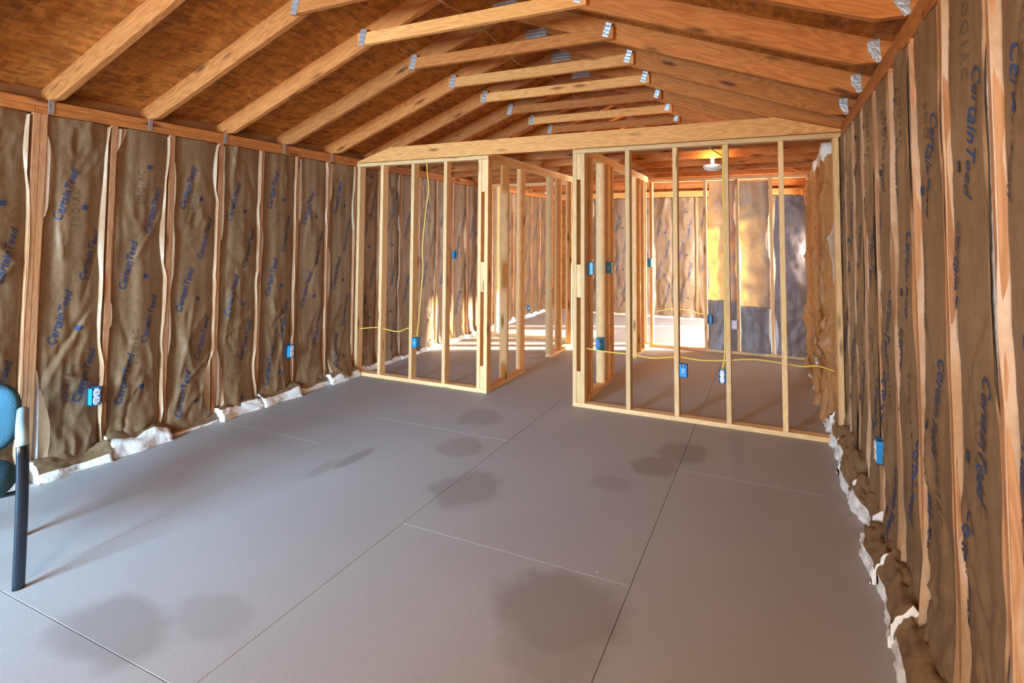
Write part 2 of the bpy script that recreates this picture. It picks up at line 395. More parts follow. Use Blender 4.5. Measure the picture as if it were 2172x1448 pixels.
# ------------------------------------------------------------------ front partition
wp = tag(empty('wall_partition', (2.1, .045, 0)), 'open stud partition of pale new lumber with a doorway gap', kind='structure')
XL0 = .333; XCL = 1.662; XCR = 2.541; XR0 = 3.028
def stud_x(x, z0=T, z1=ZU, y0=0, y1=D, par=wp, mat='pale'): return board('stud', (x, y0, z0), (x+T, y1, z1), M[mat], par)
board('bottom_plate', (.045, 0, 0), (XCL, D, T-.001), M['pale'], wp); board('bottom_plate', (XCR, 0, 0), (WX-.03, D, T-.001), M['pale'], wp)
board('top_plate', (0.002, 0, ZU+.001), (XCL, D, ZP), M['pale'], wp); board('top_plate', (XCR, 0, ZU+.001), (WX-.002, D, ZP), M['pale'], wp)
stud_x(.012)
for k in range(3): stud_x(XL0+S*k)
for k in range(4): stud_x(XR0+S*k)
stud_x(WX-T-.018)
for x0, slots in ((XCL-3*T, ((.039, .255), (.974, 1.265), (1.957, 2.279))), (XCR, ((.039, .313), (.971, 1.267), (2.04, 2.279)))):
    stud_x(x0); stud_x(x0+2*T)
    for a, b in slots: board('spacer_block', (x0+T+.001, .003, a), (x0+2*T-.001, D-.003, b), M['pale'], wp, 'z')
# header over the partition with its ends cut to the roof slope
hz0, hz1 = ZP+.006, 2.472
def hx(z): return max(0.0, (z-2.33)/.31)
prism('header', [(0.0, hz0), (WX, hz0), (WX, 2.34), (WX-hx(hz1), hz1), (hx(hz1), hz1), (0, 2.335)], -.001, T, M['fresh'], wp, origin=(2.3, 0, 2.4))
board('block', (XCR, .04, ZP+.001), (XCR+D, .14, ZP+T), M['rafter'], wp, 'x')

# hall side walls and rear cross walls (pale framing)
def frame_y(name, label, x0, y0, y1, studs, top=True, gaps=()):
    e = tag(empty(name, (x0+D/2, (y0+y1)/2, 0)), label, kind='structure')
    a = y0
    for g0, g1 in list(gaps)+[(y1, y1)]:
        if g0-a > .05: board('bottom_plate', (x0, a, 0), (x0+D, g0, T), M['pale'], e, 'y')
        a = g1
    board('top_plate', (x0, y0, ZU+.001), (x0+D, y1, ZP), M['pale'], e, 'y')
    board('top_plate', (x0, y0, ZP+.001), (x0+D, y1, ZP+T), M['pale'], e, 'y')
    for y in studs: board('stud', (x0, y, T+.001), (x0+D, y+T, ZU), M['pale'], e)
    return e
def frame_x(name, label, y0, x0, x1, studs, gaps=()):
    e = tag(empty(name, ((x0+x1)/2, y0+D/2, 0)), label, kind='structure')
    a = x0
    for g0, g1 in list(gaps)+[(x1, x1)]:
        if g0-a > .05: board('bottom_plate', (a, y0, 0), (g0, y0+D, T), M['pale'], e, 'x')
        a = g1
    board('top_plate', (x0, y0, ZU+.001), (x1, y0+D, ZP), M['pale'], e, 'x')
    for x in studs: board('stud', (x, y0, T+.001), (x+T, y0+D, ZU), M['pale'], e)
    return e
frame_y('wall_hall_left', 'stud wall of the passage on the chair side', XCL-D, D+.002, 2.74, [.44, .85, 1.72, 2.03, 2.44], gaps=[(.90, 1.72)])
frame_y('wall_hall_right', 'stud wall of the passage beside the lamp room', XCR, D+.002, 2.94, [.115, .30, .72, .93, 1.05, 2.14, 2.38, 2.62], gaps=[(1.10, 2.14)])
frame_x('wall_rear_left', 'rear cross wall of bare studs on the chair side', 2.75, .002, XCL, [.30, .70, 1.15])
wrr = frame_x('wall_rear_right', 'rear cross wall with grey glowing insulation beyond the lamp', 2.95, XCR, WX-.002, [XCR, 2.64, 3.36, 3.765, 4.17, 4.60])

# ------------------------------------------------------------------ roof trusses
def nth(n): return ['first', 'second', 'third', 'fourth', 'fifth', 'sixth', 'seventh', 'eighth', 'ninth', 'tenth', 'eleventh', 'twelfth', 'thirteenth', 'fourteenth', 'fifteenth'][n]
def plate_me(w, h, t, nm):
    key = ('plate', w, h, nm)
    if key not in _bc:
        # pressed nail plate: slightly raised rows
        nx = 7; vs_, fs = [], []
        for i in range(nx+1):
            z = -h/2+h*i/nx; y = -t-(.0018 if i % 2 else 0)
            vs_ += [(-w/2, y, z), (w/2, y, z)]
        b0 = len(vs_); vs_ += [(-w/2, 0, -h/2), (w/2, 0, -h/2), (w/2, 0, h/2), (-w/2, 0, h/2)]
        for i in range(nx): fs.append((2*i, 2*i+1, 2*i+3, 2*i+2))
        fs += [(b0+1, b0, b0+3, b0+2), (0, b0, b0+1, 1), (2*nx, 2*nx+1, b0+2, b0+3), tuple([2*i for i in range(nx+1)][::-1]+[b0+3, b0])[::-1], tuple([2*i+1 for i in range(nx+1)]+[b0+2, b0+1])[::-1]]
        me = mesh('nail_plate', vs_, fs); me.materials.append(M[nm]); _bc[key] = me
    return _bc[key]
def plate(name, par, x, y, z, w, h, rot, nm, tilt=0):
    o = bpy.data.objects.new(name, plate_me(w, h, .0015, nm)); COL.objects.link(o)
    mw = Matrix.Translation((x, y, z)) @ Matrix.Rotation(rot, 4, 'Y') @ Matrix.Rotation(tilt, 4, 'X')
    o.parent = par; o.matrix_parent_inverse = par.matrix_world.inverted(); o.matrix_basis = mw; return o
TY = [-1.60+.61*k for k in range(-7, 13) if Y0+.2 < -1.60+.61*k < Y1-.1]
nf = [y for y in TY if y < 0][::-1]
for y in TY:
    front = y < 0
    t = empty('roof_truss', (WX/2, y, ZT))
    i = nf.index(y) if front else [q for q in TY if q > 0].index(y)
    tag(t, ('raised collar roof truss of pine, %s in front of the stud partition' if front else 'flat bottomed roof truss over the framed rooms, %s behind the partition') % nth(i), 'roof truss', 'roof trusses')
    zr = rafter_bottom(WX/2)
    h0 = ZT+.001
    for s in (0, 1):
        X = (lambda x: x) if s == 0 else (lambda x: WX-x)
        poly = [(X(-.088), h0), (X(.11), h0), (X(WX/2-.001), zr), (X(WX/2-.001), zr+RV), (X(-.088), rafter_bottom(-.088)+RV)]
        prism('rafter', poly, y-T/2, y+T/2, M['rafter'], t, origin=(X(1.1), y, rafter_bottom(1.1)+RV/2), ang=(ang if s == 0 else -ang))
        # galvanised tie at the foot, bent over the plate
        if front:
            if s == 0:
                board('strap', (.0012, y-.016, ZU+.012), (.0035, y+.016, ZT+.03), M['dullsteel'], t, 'z', .0005)
            else:
                v = [(-.03, 0, .075), (.022, 0, .08), (.022, 0, .04), (.026, -.001, -.03), (.004, -.001, -.035), (-.03, 0, .03)]
                v2 = [(a, b-.002, c) for a, b, c in v]; n = len(v)
                me = mesh('strap', v+v2, [tuple(range(n)), tuple(range(2*n-1, n-1, -1))]+[(k, n+k, n+(k+1) % n, (k+1) % n) for k in range(n)])
                o = link('strap', me, M['steel'], t); o.matrix_basis = Matrix.Translation((X(.02), y-T/2-.001, ZT+.03))
    # collar tie lapped on the front of the rafters
    cz0, cz1 = 2.903, 2.992; xa, xb = 1.47, WX-1.47
    board('collar_tie', (xa, y-T/2-.001-T, cz0), (xb, y-T/2-.001, cz1), M['rafter'] if (i % 2) else M['fresh'], t)
    yf = y-T/2-T-.0015
    plate('nail_plate', t, xa+.045, yf, (cz0+cz1)/2+.01, .055, .12, .25, 'dullsteel')
    plate('nail_plate', t, xb-.045, yf-.002, (cz0+cz1)/2+.02, .045, .10, .35, 'steel', .10)
    plate('nail_plate', t, WX/2, y-T/2-.0005, zr+RV/2, .20, .10, 0, 'dullsteel')
    if not front:
        prism('bottom_chord', [(.12, ZT+.002), (WX-.12, ZT+.002), (WX-.26, ZT+.089), (.26, ZT+.089)], y+T/2+.001, y+T*1.5, M['rafter'], t, origin=(2, y, ZT+.04))

# ------------------------------------------------------------------ lettering (flat print on the paper)
def text_geo(s, shear=.25, off=.012, sp=1.0):
    c = bpy.data.curves.new('t', 'FONT'); c.body = s; c.size = 1; c.shear = shear; c.space_character = sp; c.resolution_u = 2; c.offset = off; c.fill_mode = 'BOTH' if hasattr(c, 'fill_mode') else c.fill_mode
    o = bpy.data.objects.new('t', c); COL.objects.link(o); bpy.context.view_layer.update()
    dg = bpy.context.evaluated_depsgraph_get(); me = o.evaluated_get(dg).to_mesh()
    v = [tuple(q.co) for q in me.vertices]; f = [tuple(p.vertices) for p in me.polygons]
    o.evaluated_get(dg).to_mesh_clear(); bpy.data.objects.remove(o); bpy.data.curves.remove(c)
    return v, f
BRAND = text_geo('CertainTeed', .3, .012); CODE = text_geo('SOQ1AC', 0, .0, 1.25)

# ------------------------------------------------------------------ insulation batts
class Batt:
    def __init__(s, O, U, N, w, z0=.04, z1=2.275, seed=0, flip=False, bulge=.035, depth=.03, rough=1.0, sag=.05, creases=9, gap=1.0, pleat=0.0):
        s.O = Vector(O); s.U = Vector(U); s.N = Vector(N); s.w = w; s.z0 = z0; s.z1 = z1; s.flip = flip; s.bulge = bulge; s.depth = depth; s.sag = sag; s.rough = rough; s.gap = gap; s.pleat = pleat; s.crump = .03
        r = random.Random(seed); s.r = r; s.sd = r.uniform(0, 100)
        s.cr = []
        for k in range(creases):
            zz = r.choice([r.uniform(z0, z0+.9), r.uniform(z0, z1)])
            s.cr.append((r.uniform(.05, w-.05), zz, r.gauss(0, .5), r.uniform(.12, .5), r.uniform(.006, .022)*rough*r.choice((1, 1, -1)), r.uniform(.008, .022)))
    def edge(s, side, z):
        n = noise.noise(Vector((s.sd+side*31, z*1.7, 3.1)))
        n2 = noise.noise(Vector((s.sd+side*17, z*6, 9.1)))
        return max(0, n-(.0 if side == 0 else .08))*.085*s.gap+.003+.005*n2
    def h(s, u, z):
        w = s.w; q = min(max(u/w, 0), 1)
        f = max(0, math.sin(math.pi*q))**.55
        f0 = max(0, 1-q/.16) if s.depth > .025 else 0
        n = -s.depth+s.bulge*f+(s.depth-.014)*f0
        n += s.rough*.011*noise.noise(Vector((u*5+s.sd, z*2.2, s.sd)))*f
        n += s.rough*.010*noise.noise(Vector((u*14+s.sd, z*1.1, 7)))*f
        wx, wz = u+.04*noise.noise(Vector((u*6, z*5, s.sd+3))), z+.06*noise.noise(Vector((u*6, z*4, s.sd+8)))
        msk = min(1, max(0, .45+1.3*noise.noise(Vector((u*2.5+s.sd, z*1.6, 21)))+.5*max(0, 1-(z-s.z0)/.9)))
        n += s.rough*msk*f*(.026*(.28-abs(noise.noise(Vector((wx*7+s.sd, wz*3.2, 5)))))+.017*(.25-abs(noise.noise(Vector((wx*15, wz*8+s.sd, 15))))))
        if s.pleat: n += s.pleat*f*(.3-abs(noise.noise(Vector((u*17+s.sd, z*.8, 33)))))
        for cu, cz, a, ln, amp, sg in s.cr:
            du, dz = u-cu, z-cz
            al = dz*math.cos(a)+du*math.sin(a); ac = du*math.cos(a)-dz*math.sin(a)
            if abs(al) < ln and abs(ac) < .08:
                n += amp*math.exp(-abs(ac)/sg)*(1-(al/ln)**2)*f
        lo = max(0, 1-(z-s.z0)/.35)
        n += s.sag*lo*lo*(.55+.45*f)+lo*.02*noise.noise(Vector((u*9+s.sd, z*9, 4)))
        return n
    def P(s, u, z, off=0): return s.O+s.U*u+s.N*(s.h(u, z)+off)+Vector((0, 0, z))
    def build(s, label, group, mat='kraft', prints=True, tabs=True, fiber=True, nu=30, nv=120, fold=None, tabcov=.010, name='insulation_batt'):
        base = s.O+s.U*(s.w/2)+s.N*(-.03)
        e = empty(name, base+Vector((0, 0, s.z0))); tag(e, label, 'insulation', group)
        vs_, fs = [], []
        for j in range(nv+1):
            q = j/nv; z = s.z0+(s.z1-s.z0)*q
            a, b = s.edge(0, z), s.w-s.edge(1, z)
            for i in range(nu+1):
                u = a+(b-a)*i/nu
                vs_.append(s.P(u, z))
        for j in range(nv):
            for i in range(nu):
                k = j*(nu+1)+i; fs.append((k, k+1, k+nu+2, k+nu+1) if not s.flip else (k, k+nu+1, k+nu+2, k+1))
        link('paper_facing', mesh('paper_facing', vs_, fs, True), M[mat], e)
        if fiber:
            vs_, fs = [], []; m = 30
            for j in range(m+1):
                z = s.z0+(s.z1-s.z0)*j/m
                for i in range(5):
                    u = .002+(s.w-.004)*i/4
                    dep = s.depth+.012+.012*noise.noise(Vector((u*8, z*5+s.sd, 1)))
                    vs_.append(s.O+s.U*u+s.N*(-dep if i in (0, 4) else min(-.02, s.h(u, z)-.018))+Vector((0, 0, z)))
            for j in range(m):
                for i in range(4):
                    k = j*5+i; fs.append((k, k+1, k+6, k+5) if not s.flip else (k, k+5, k+6, k+1))
            link('fiberglass', mesh('fiberglass', vs_, fs, True), M['fiber'], e)
            if tabs:
                vs_, fs = [], []; m = 70
                for j in range(m+1):
                    z = s.z0+.02+(s.z1-s.z0-.03)*j/m; ed = s.edge(0, z)
                    nn = -.007 if ed > .009 else -.03
                    for u_, d_ in ((.001, -.012), (.3*ed, 0), (ed, .0), (ed+.012, -.02)): vs_.append(s.O+s.U*u_+s.N*(nn+d_+.002*noise.noise(Vector((z*30, u_*60, s.sd))))+Vector((0, 0, z)))
                for j in range(m):
                    for i in range(3):
                        k = j*4+i; q = (k, k+1, k+5, k+4); fs.append(q if not s.flip else q[::-1])
                link('wool_edge', mesh('wool_edge', vs_, fs, True), M['fiber'], e)
        if tabs:
            for side in (0, 1):
                vs_, fs = [], []; m = 60
                for j in range(m+1):
                    z = s.z0+.02+(s.z1-s.z0-.03)*j/m
                    ed = s.edge(side, z); u0 = ed if side == 0 else s.w-ed
                    sg = -1 if side == 0 else 1
                    wv = noise.noise(Vector((s.sd+side*7, z*2.3, 11)))
                    out = min(tabcov*(1.0+.9*wv), .017)-ed*1.2
                    p0 = s.P(u0, z, .0008)
                    lift = .003+.012*max(0, noise.noise(Vector((s.sd+side*3, z*3.1, 5))))
                    fl_ = max(0, 1-(z-s.z0)/(.45+.35*abs(wv)))**1.5*(.6+1.2*noise.noise(Vector((s.sd*3+side*9, 1, 2))))
                    lift += .030*max(0, fl_); out += .010*max(0, fl_)
                    u1 = u0+sg*(ed+max(out, -.02)); um = (u0+u1)/2
                    p1 = s.O+s.U*um+s.N*(min(.002, s.h(u0, z)*.3)+lift*.6)+Vector((0, 0, z)); p2 = s.O+s.U*u1+s.N*(lift)+Vector((0, 0, z))
                    vs_ += [p0, p1, p2]
                for j in range(m):
                    for i in range(2):
                        k = j*3+i; q = (k, k+1, k+4, k+3)
                        fs.append(q if (side == 1) != s.flip else q[::-1])
                link('stapling_tab', mesh('stapling_tab', vs_, fs, True), M['tab'], e)
        if prints: s.prints(e)
        if fold: s.fold(e, *fold)
        return e
    def lay(s, geo, pos, X, Y, size, vs_, fs, off):
        v, f = geo; b = len(vs_)
        for x, y, _ in v:
            u = pos[0]+X[0]*x*size+Y[0]*y*size; z = pos[1]+X[1]*x*size+Y[1]*y*size
            u = min(max(u, s.edge(0, z)+.004), s.w-s.edge(1, z)-.004)
            vs_.append(s.P(u, min(max(z, s.z0+.01), s.z1-.01), off))
        for q in f: fs.append(tuple(b+i for i in q))
    def prints(s, e):
        a = math.radians(s.r.uniform(11, 17)); sz = .068
        if not s.flip: X = (math.sin(a), math.cos(a)); Y = (-math.cos(a), math.sin(a))
        else: X = (math.sin(a), -math.cos(a)); Y = (-math.cos(a), -math.sin(a))
        def put(nm, geo, pos, X_, Y_, size, m, off):
            v, f = [], []; s.lay(geo, pos, X_, Y_, size, v, f, off); link(nm, mesh(nm, v, f), M[m], e)
        ph = s.r.uniform(0, .7); z = s.z0+.05-ph; k = s.r.randint(0, 1)
        g = [(-.5+i_/3, -.5+j_/3, 0) for j_ in range(4) for i_ in range(4)]
        sq = (g, [(j_*4+i_, j_*4+i_+1, j_*4+i_+5, j_*4+i_+4) for j_ in range(3) for i_ in range(3)])
        while z < s.z1-.1:
            zz = z if not s.flip else z+.36
            u = s.w*(.24 if k % 2 else .66)
            if s.z0+.06 < z and z+.36 < s.z1-.02: put('printed_name', BRAND, (u, zz), X, Y, sz, 'ink', .003)
            zq = z+.10
            if s.z0+.08 < zq < s.z1-.08 and k % 2: put('printed_square', sq, (s.w*.60, zq), (1, 0), (0, 1), .032, 'ink', .0028)
            z += .40; k += 1
        z = s.z0+.25+s.r.uniform(0, .3)
        for zz in (z, z+1.15): put('printed_code', CODE, (s.w*(.5 if not s.flip else .42), zz+(.5 if s.flip else 0)), (0, 1) if not s.flip else (0, -1), (-1, 0), .055, 'inkblack', .0025)
    def fold(s, e, reach, height, white, seed):
        """paper and glass wool spilling on the floor at the foot of the bay"""
        r = random.Random(seed); nu, nv = 20, 14
        vs_, fs = [], []
        for j in range(nv+1):
            q = j/nv
            for i in range(nu+1):
                u = -.012+(s.w+.024)*i/nu
                rc = reach*(.9+.45*noise.noise(Vector((u*3.5+seed*3.3, 2, 1)))); hh = height*(.9+.5*noise.noise(Vector((u*5+seed*2.1, 5, 1))))
                n = -.02+(rc+.02)*math.sin(q*math.pi/2)**.8; z = .006+max(0, hh*math.cos(q*math.pi/2))**1.0
                k = .020*noise.noise(Vector((u*9+seed, q*4, 3)))+.008*noise.noise(Vector((u*30, q*8+seed, 6)))+s.crump*(.22-abs(noise.noise(Vector((u*11+seed*1.7, q*5, 13))))-.4*abs(noise.noise(Vector((u*26, q*11+seed, 16)))))
                n += k*q*.5; z = max(.004, z+k*(1-q*.8))
                vs_.append(s.O+s.U*u+s.N*n+Vector((0, 0, z)))
        for j in range(nv):
            for i in range(nu):
                k = j*(nu+1)+i; fs.append((k, k+nu+1, k+nu+2, k+1) if not s.flip else (k, k+1, k+nu+2, k+nu+1))
        # paper covers a part of the fold, wool shows along the rim
        cut = int(nv*(1-white)); nf_ = cut*nu
        if nf_: link('folded_paper', mesh('folded_paper', vs_, fs[:nf_], True), M['kraft'], e)
        wv = [v+s.N*.004*0-Vector((0, 0, .0)) for v in vs_]
        # wool wedge below the paper, closed to the floor
        nb = len(wv)
        for i in range(nu+1):
            v = vs_[nv*(nu+1)+i]; wv.append(Vector((v.x, v.y, .0015)))
        wf_ = list(fs[nf_:])
        for i in range(nu):
            a = nv*(nu+1)+i; q = (a, nb+i, nb+i+1, a+1); wf_.append(q if not s.flip else q[::-1])
        for i, fl_ in ((0, False), (nu, True)):
            base = len(wv)
            for j in range(nv+1):
                v = vs_[j*(nu+1)+i]; wv.append(Vector((v.x, v.y, .0015)))
            for j in range(nv):
                q = (j*(nu+1)+i, base+j, base+j+1, (j+1)*(nu+1)+i); wf_.append(q if fl_ == s.flip else q[::-1])
        link('glass_wool_rim', mesh('glass_wool_rim', wv, wf_, True), M['fiber'], e)

def lump(name, c, size, par, mat, seed, n=14):
    vs_, fs = [], []; m = n//2+2
    for j in range(m+1):
        ph = math.pi*j/m
        for i in range(n):
            th = 2*math.pi*i/n; d = Vector((math.sin(ph)*math.cos(th), math.sin(ph)*math.sin(th), math.cos(ph)))
            sp = lambda a: math.copysign(abs(a)**.7, a)
            k = 1+.35*noise.noise(d*1.7+Vector((seed, 0, 0)))+.15*noise.noise(d*5+Vector((0, seed, 0)))
            p = Vector((sp(d.x)*size[0], sp(d.y)*size[1], sp(d.z)*size[2]))*k*.5+Vector(c); p.z = max(p.z, .002); vs_.append(p)
    for j in range(m):
        for i in range(n): fs.append((j*n+i, j*n+(i+1) % n, (j+1)*n+(i+1) % n, (j+1)*n+i)[::-1])
    return link(name, mesh(name, vs_, fs, True), M[mat], par)

BW = S-T
GL = 'insulation batts along the wall behind the blue chair'; GR = 'insulation batts along the wall opposite the blue chair'; GB = 'insulation batts in the far gable wall'
def place_words(y, inroom):
    return ''
# wall behind the chair: bays from the camera side to the back
fold_left = {-8: (.08, .12, .4), -7: (.15, .12, .25), -6: (.15, .13, .6), -5: (.08, .07, .1), -4: (.12, .11, .55), -3: (.13, .11, .5), -2: (.09, .09, .3), -1: (.14, .12, .4), 0: (.07, .09, .5)}
idx = sorted(LST); 
for a, b in zip(idx[:-1], idx[1:]):
    k = round((a+.007)/S)
    if a < -3.7: continue
    if 3.9 < a < 4.75 or 3.6 < a < 4.1: 
        pass
    dbl = (k == -8)
    w = BW-(T if dbl else 0)
    if a > 3.5: zz = (.04, .98)
    n = -1-k
    lab = ('kraft insulation batt on the blue chair wall, %s bay from the partition' % nth(n)) if k < 0 else ('kraft insulation batt on the chair side wall, %s bay behind the partition' % nth(k))
    bt = Batt((0, a+T/2, 0), (0, 1, 0), (1, 0, 0), w, seed=100+k, sag=.13 if k == -1 else (.06 if k < 0 else .03), depth=.034, z1=2.28, gap=1.5)
    fo = fold_left.get(k)
    if fo is None: fo = (.05+.05*bt.r.random(), .05+.04*bt.r.random(), .3+.4*bt.r.random())
    bt.build(lab, GL, fold=(*fo, 40+k), nv=120 if k < 3 else 44, nu=30 if k < 3 else 14, prints=True)
# opposite wall
idx = sorted(RST)
for a, b in zip(idx[:-1], idx[1:]):
    k = round((a+3.02)/S)
    if a < -3.7 or a > 2.55: continue
    n = round((-.0-a)/S)-1
    front = a < -.2; flat = a < .1
    q = [y for y in idx if y < -.2][::-1].index(a) if front else [y for y in idx if y >= -.2].index(a)
    lab = ('kraft insulation batt on the wall opposite the chair, %s bay from the partition' % nth(q)) if front else ('crumpled kraft insulation batt beside the ceiling lamp, %s bay behind the partition' % nth(q))
    bt = Batt((WX, a+T/2, 0), (0, 1, 0), (-1, 0, 0), BW, seed=300+k, flip=True, sag=.03, depth=.028, bulge=.034 if flat else .115, rough=.8 if flat else 2.8, creases=8 if flat else 18, z1=2.275 if flat else 2.2, gap=1.3, pleat=0 if flat else .07)
    r = bt.r
    bt.crump = .075
    bt.build(lab, GR, fold=(.09+.05*r.random(), .12+.10*r.random(), .15+.2*r.random(), 70+k), tabcov=.008, mat='kraft' if flat else 'kraftlit', prints=flat)
for k_, y in enumerate((.44, .84, 1.25, 1.66)):
    lump('glass_wool_tuft', (WX-.05, y, 2.24-.02*k_), (.12, .16, .16), None, 'fiber', 5+k_).name = 'glass_wool_tuft'
    tag(bpy.context.scene.collection.objects[-1], 'white glass wool tuft above the %s crumpled batt behind the partition' % nth(k_), 'insulation', 'white wool tufts')
# far gable wall
xs_ = [0.0]+FST
for i, (a, b) in enumerate(zip(FST[:-1], FST[1:])):
    bt = Batt((a+T/2, Y1, 0), (1, 0, 0), (0, -1, 0), BW, seed=500+i, sag=.04, z1=2.25, rough=1.3)
    bt.build('kraft faced insulation batt in the far gable wall, %s full bay from the chair side' % nth(i), GB, nu=14, nv=56, fold=(.05, .05, .5, 90+i))
# rear cross wall of the lamp room: batts seen from the unfaced grey side, sun glowing through them
for i, (a, b) in enumerate(((3.398, 3.765), (3.803, 4.17), (4.208, 4.598))):
    zs = [.66, .60, .72][i]
    bt = Batt((a, 2.95, 0), (1, 0, 0), (0, -1, 0), b-a, seed=700+i, sag=.0, z0=zs, z1=[2.27, 2.25, 2.05][i], rough=1.4, depth=.02, bulge=.03, gap=1.2)
    bt.build(['grey brown insulation batt with yellow sunlight glowing through it', 'grey insulation batt half lit yellow beside the glowing one', 'dark grey insulation batt in the corner of the lamp room'][i], 'batts in the rear cross wall', mat=('dustpaper', 'dustdim', 'greypaper')[i], prints=False, tabs=False, fiber=False, nu=14, nv=56)
    bt = Batt((a, 2.965, 0), (1, 0, 0), (0, -1, 0), b-a, seed=720+i, sag=.03, z0=.04, z1=zs+.03, rough=1.6, depth=.01, bulge=.03, gap=1.0)
    bt.build('short lower insulation piece under the %s' % ['glowing yellow batt', 'half lit batt', 'dark grey corner batt'][i], 'lower batts in the rear cross wall', mat='greypaper', prints=False, tabs=False, fiber=True, nu=14, nv=24)

# ------------------------------------------------------------------ electrical boxes
def ebox(name, label, c, size, face, kind, group='blue electrical boxes'):
    """open plastic box; face = axis letter and sign of the opening"""
    e = empty(name, c); tag(e, label, 'electrical box', group)
    ax = 'xyz'.index(face[1]); sg = 1 if face[0] == '+' else -1
    lo = [c[i]-size[i]/2 for i in range(3)]; hi = [c[i]+size[i]/2 for i in range(3)]
    oth = [i for i in range(3) if i != ax]; bx = []; t = .003
    back_lo, back_hi = lo[:], hi[:]
    if sg > 0: back_hi[ax] = lo[ax]+t
    else: back_lo[ax] = hi[ax]-t
    bx.append((back_lo, back_hi))
    for i in oth:
        a, b = lo[:], hi[:]; b[i] = lo[i]+t; bx.append((a, b))
        a, b = lo[:], hi[:]; a[i] = hi[i]-t; bx.append((a, b))
    link('box_body', boxes_mesh('box_body', bx), M['bluebox'], e)
    fr = hi[ax] if sg > 0 else lo[ax]
    h = [i for i in oth if i != 2]; hx_ = h[0] if h else oth[0]
    def slab(nm, hw, z0, z1, d0, d1, mat):
        a, b = [0]*3, [0]*3
        a[hx_], b[hx_] = c[hx_]-hw, c[hx_]+hw; a[2], b[2] = c[2]+z0, c[2]+z1
        p, q = fr+sg*d0, fr+sg*d1; a[ax], b[ax] = min(p, q), max(p, q)
        return board(nm, a, b, M[mat], e, 'z', .003)
    if kind == 'outlet':
        s_ = size[2]/.1
        slab('yoke', .011*s_, -.05*s_, .05*s_, -.004, -.001, 'white')
        for dz in (-.021*s_, .021*s_):
            rc = slab('receptacle', .017*s_, dz-.016*s_, dz+.016*s_, -.001, .005, 'white')
            for dx in (-.006, .006):
                a = slab('slot', .0014, dz-.003, dz+.008, .0045, .0056, 'slot'); v = Vector((0, 0, 0)); v[hx_] = dx; mw = Matrix.Translation(v) @ a.matrix_basis; a.parent = rc; a.matrix_parent_inverse = rc.matrix_basis.inverted(); a.matrix_basis = mw
    elif kind == 'mark':
        slab('moulded_mark', .012, -.018, .018, -.0, .002, 'white')
    elif kind == 'back':
        bk = lo[ax] if sg > 0 else hi[ax]; a, b = [0]*3, [0]*3
        a[hx_], b[hx_] = c[hx_]-.009, c[hx_]+.009; a[2], b[2] = c[2]-.014, c[2]+.014; a[ax], b[ax] = sorted((bk, bk-sg*.002))
        mk = board('moulded_mark', a, b, M['white'], e, 'z', .0008)
        a[hx_], b[hx_] = c[hx_]-.006, c[hx_]+.006; a[2], b[2] = c[2]-.010, c[2]+.010; a[ax], b[ax] = sorted((bk-sg*.0015, bk-sg*.0028))
        mi = board('mark_centre', a, b, M['bluebox'], e, 'z', .0004); mw = mi.matrix_basis.copy(); mi.parent = mk; mi.matrix_parent_inverse = mk.matrix_basis.inverted(); mi.matrix_basis = mw
        if 'wires' in label:
            for k in range(3):
                p = Vector((c[0]-.018+.016*k, bk+.004*sg, hi[2]-.022))
                tube('wire', [p+Vector((0, .012, .02)), p+Vector((.004, -.006, .012)), p+Vector((.012-.008*k, -.008, -.008))], .0025, M['cable' if k % 2 else 'slot'], e, 6)
    elif kind == 'wires':
        for k in range(3):
            p = Vector(c); p[hx_] += (-.015+.015*k); p[ax] = fr-sg*.02
            tube('wire', [p+Vector((0, 0, .05)), p+Vector((0, 0, .03))+Vector([sg*.02 if i == ax else 0 for i in range(3)]), p+Vector((0, 0, .0))+Vector([sg*.012 if i == ax else 0 for i in range(3)])], .002, M['cable' if k % 2 else 'slot'], e, 6)
    return e
ebox('electrical_box', 'blue outlet box with white outlet on the stud beside the blue chair', (.008, -2.507, .43), (.05, .055, .115), '+x', 'outlet', 'outlet boxes on the wall behind the chair')
ebox('electrical_box', 'blue outlet box with white outlet on the chair wall close to the partition', (.010, -.872, .42), (.05, .055, .115), '+x', 'outlet', 'outlet boxes on the wall behind the chair')
ebox('electrical_box', 'blue outlet box with white outlet on the wall opposite the chair', (WX-.012, -1.445, .47), (.05, .055, .115), '-x', 'outlet')
ebox('electrical_box', 'bright blue box with loose wires on the second stud beside the doorway corner', (XR0+S+T+.034, .035, .415), (.062, .06, .11), '+y', 'back')
ebox('electrical_box', 'blue box with white outlet hung on the third stud beside the doorway corner', (XR0+2*S-.03, .033, .402), (.056, .065, .105), '-y', 'outlet')
ebox('electrical_box', 'blue box low on the partition stud with a yellow cable', (XL0+S+T+.032, .03, .411), (.06, .06, .10), '+y', 'back')
ebox('electrical_box', 'teal blue switch box high on the doorway corner stud', (XCR+2*T+.062+.0, .125, 1.23), (.055, .065, .115), '+y', 'mark')
ebox('electrical_box', 'blue switch box high on a passage stud behind the doorway corner', (XCR+D+.0, .90, 1.195), (.06, .058, .115), '+y', 'back')
ebox('electrical_box', 'blue outlet box low on a passage stud behind the doorway corner', (XCR+D-.02, .66, .44), (.075, .10, .12), '+y', 'back')
ebox('electrical_box', 'blue box beside the glowing insulation batt', (3.43, 2.925, .43), (.055, .05, .11), '-y', 'plain')
ebox('electrical_box', 'small blue switch box on the bright jamb stud of the rear doorway', (XCR+D+.05, 2.72, 1.17), (.055, .06, .115), '+y', 'mark')
p = hit(1119, 654, 0, .01); ebox('electrical_box', 'small bright blue box on the far chair side wall', (.01, p.y, p.z), (.05, .07, .12), '+x', 'mark')
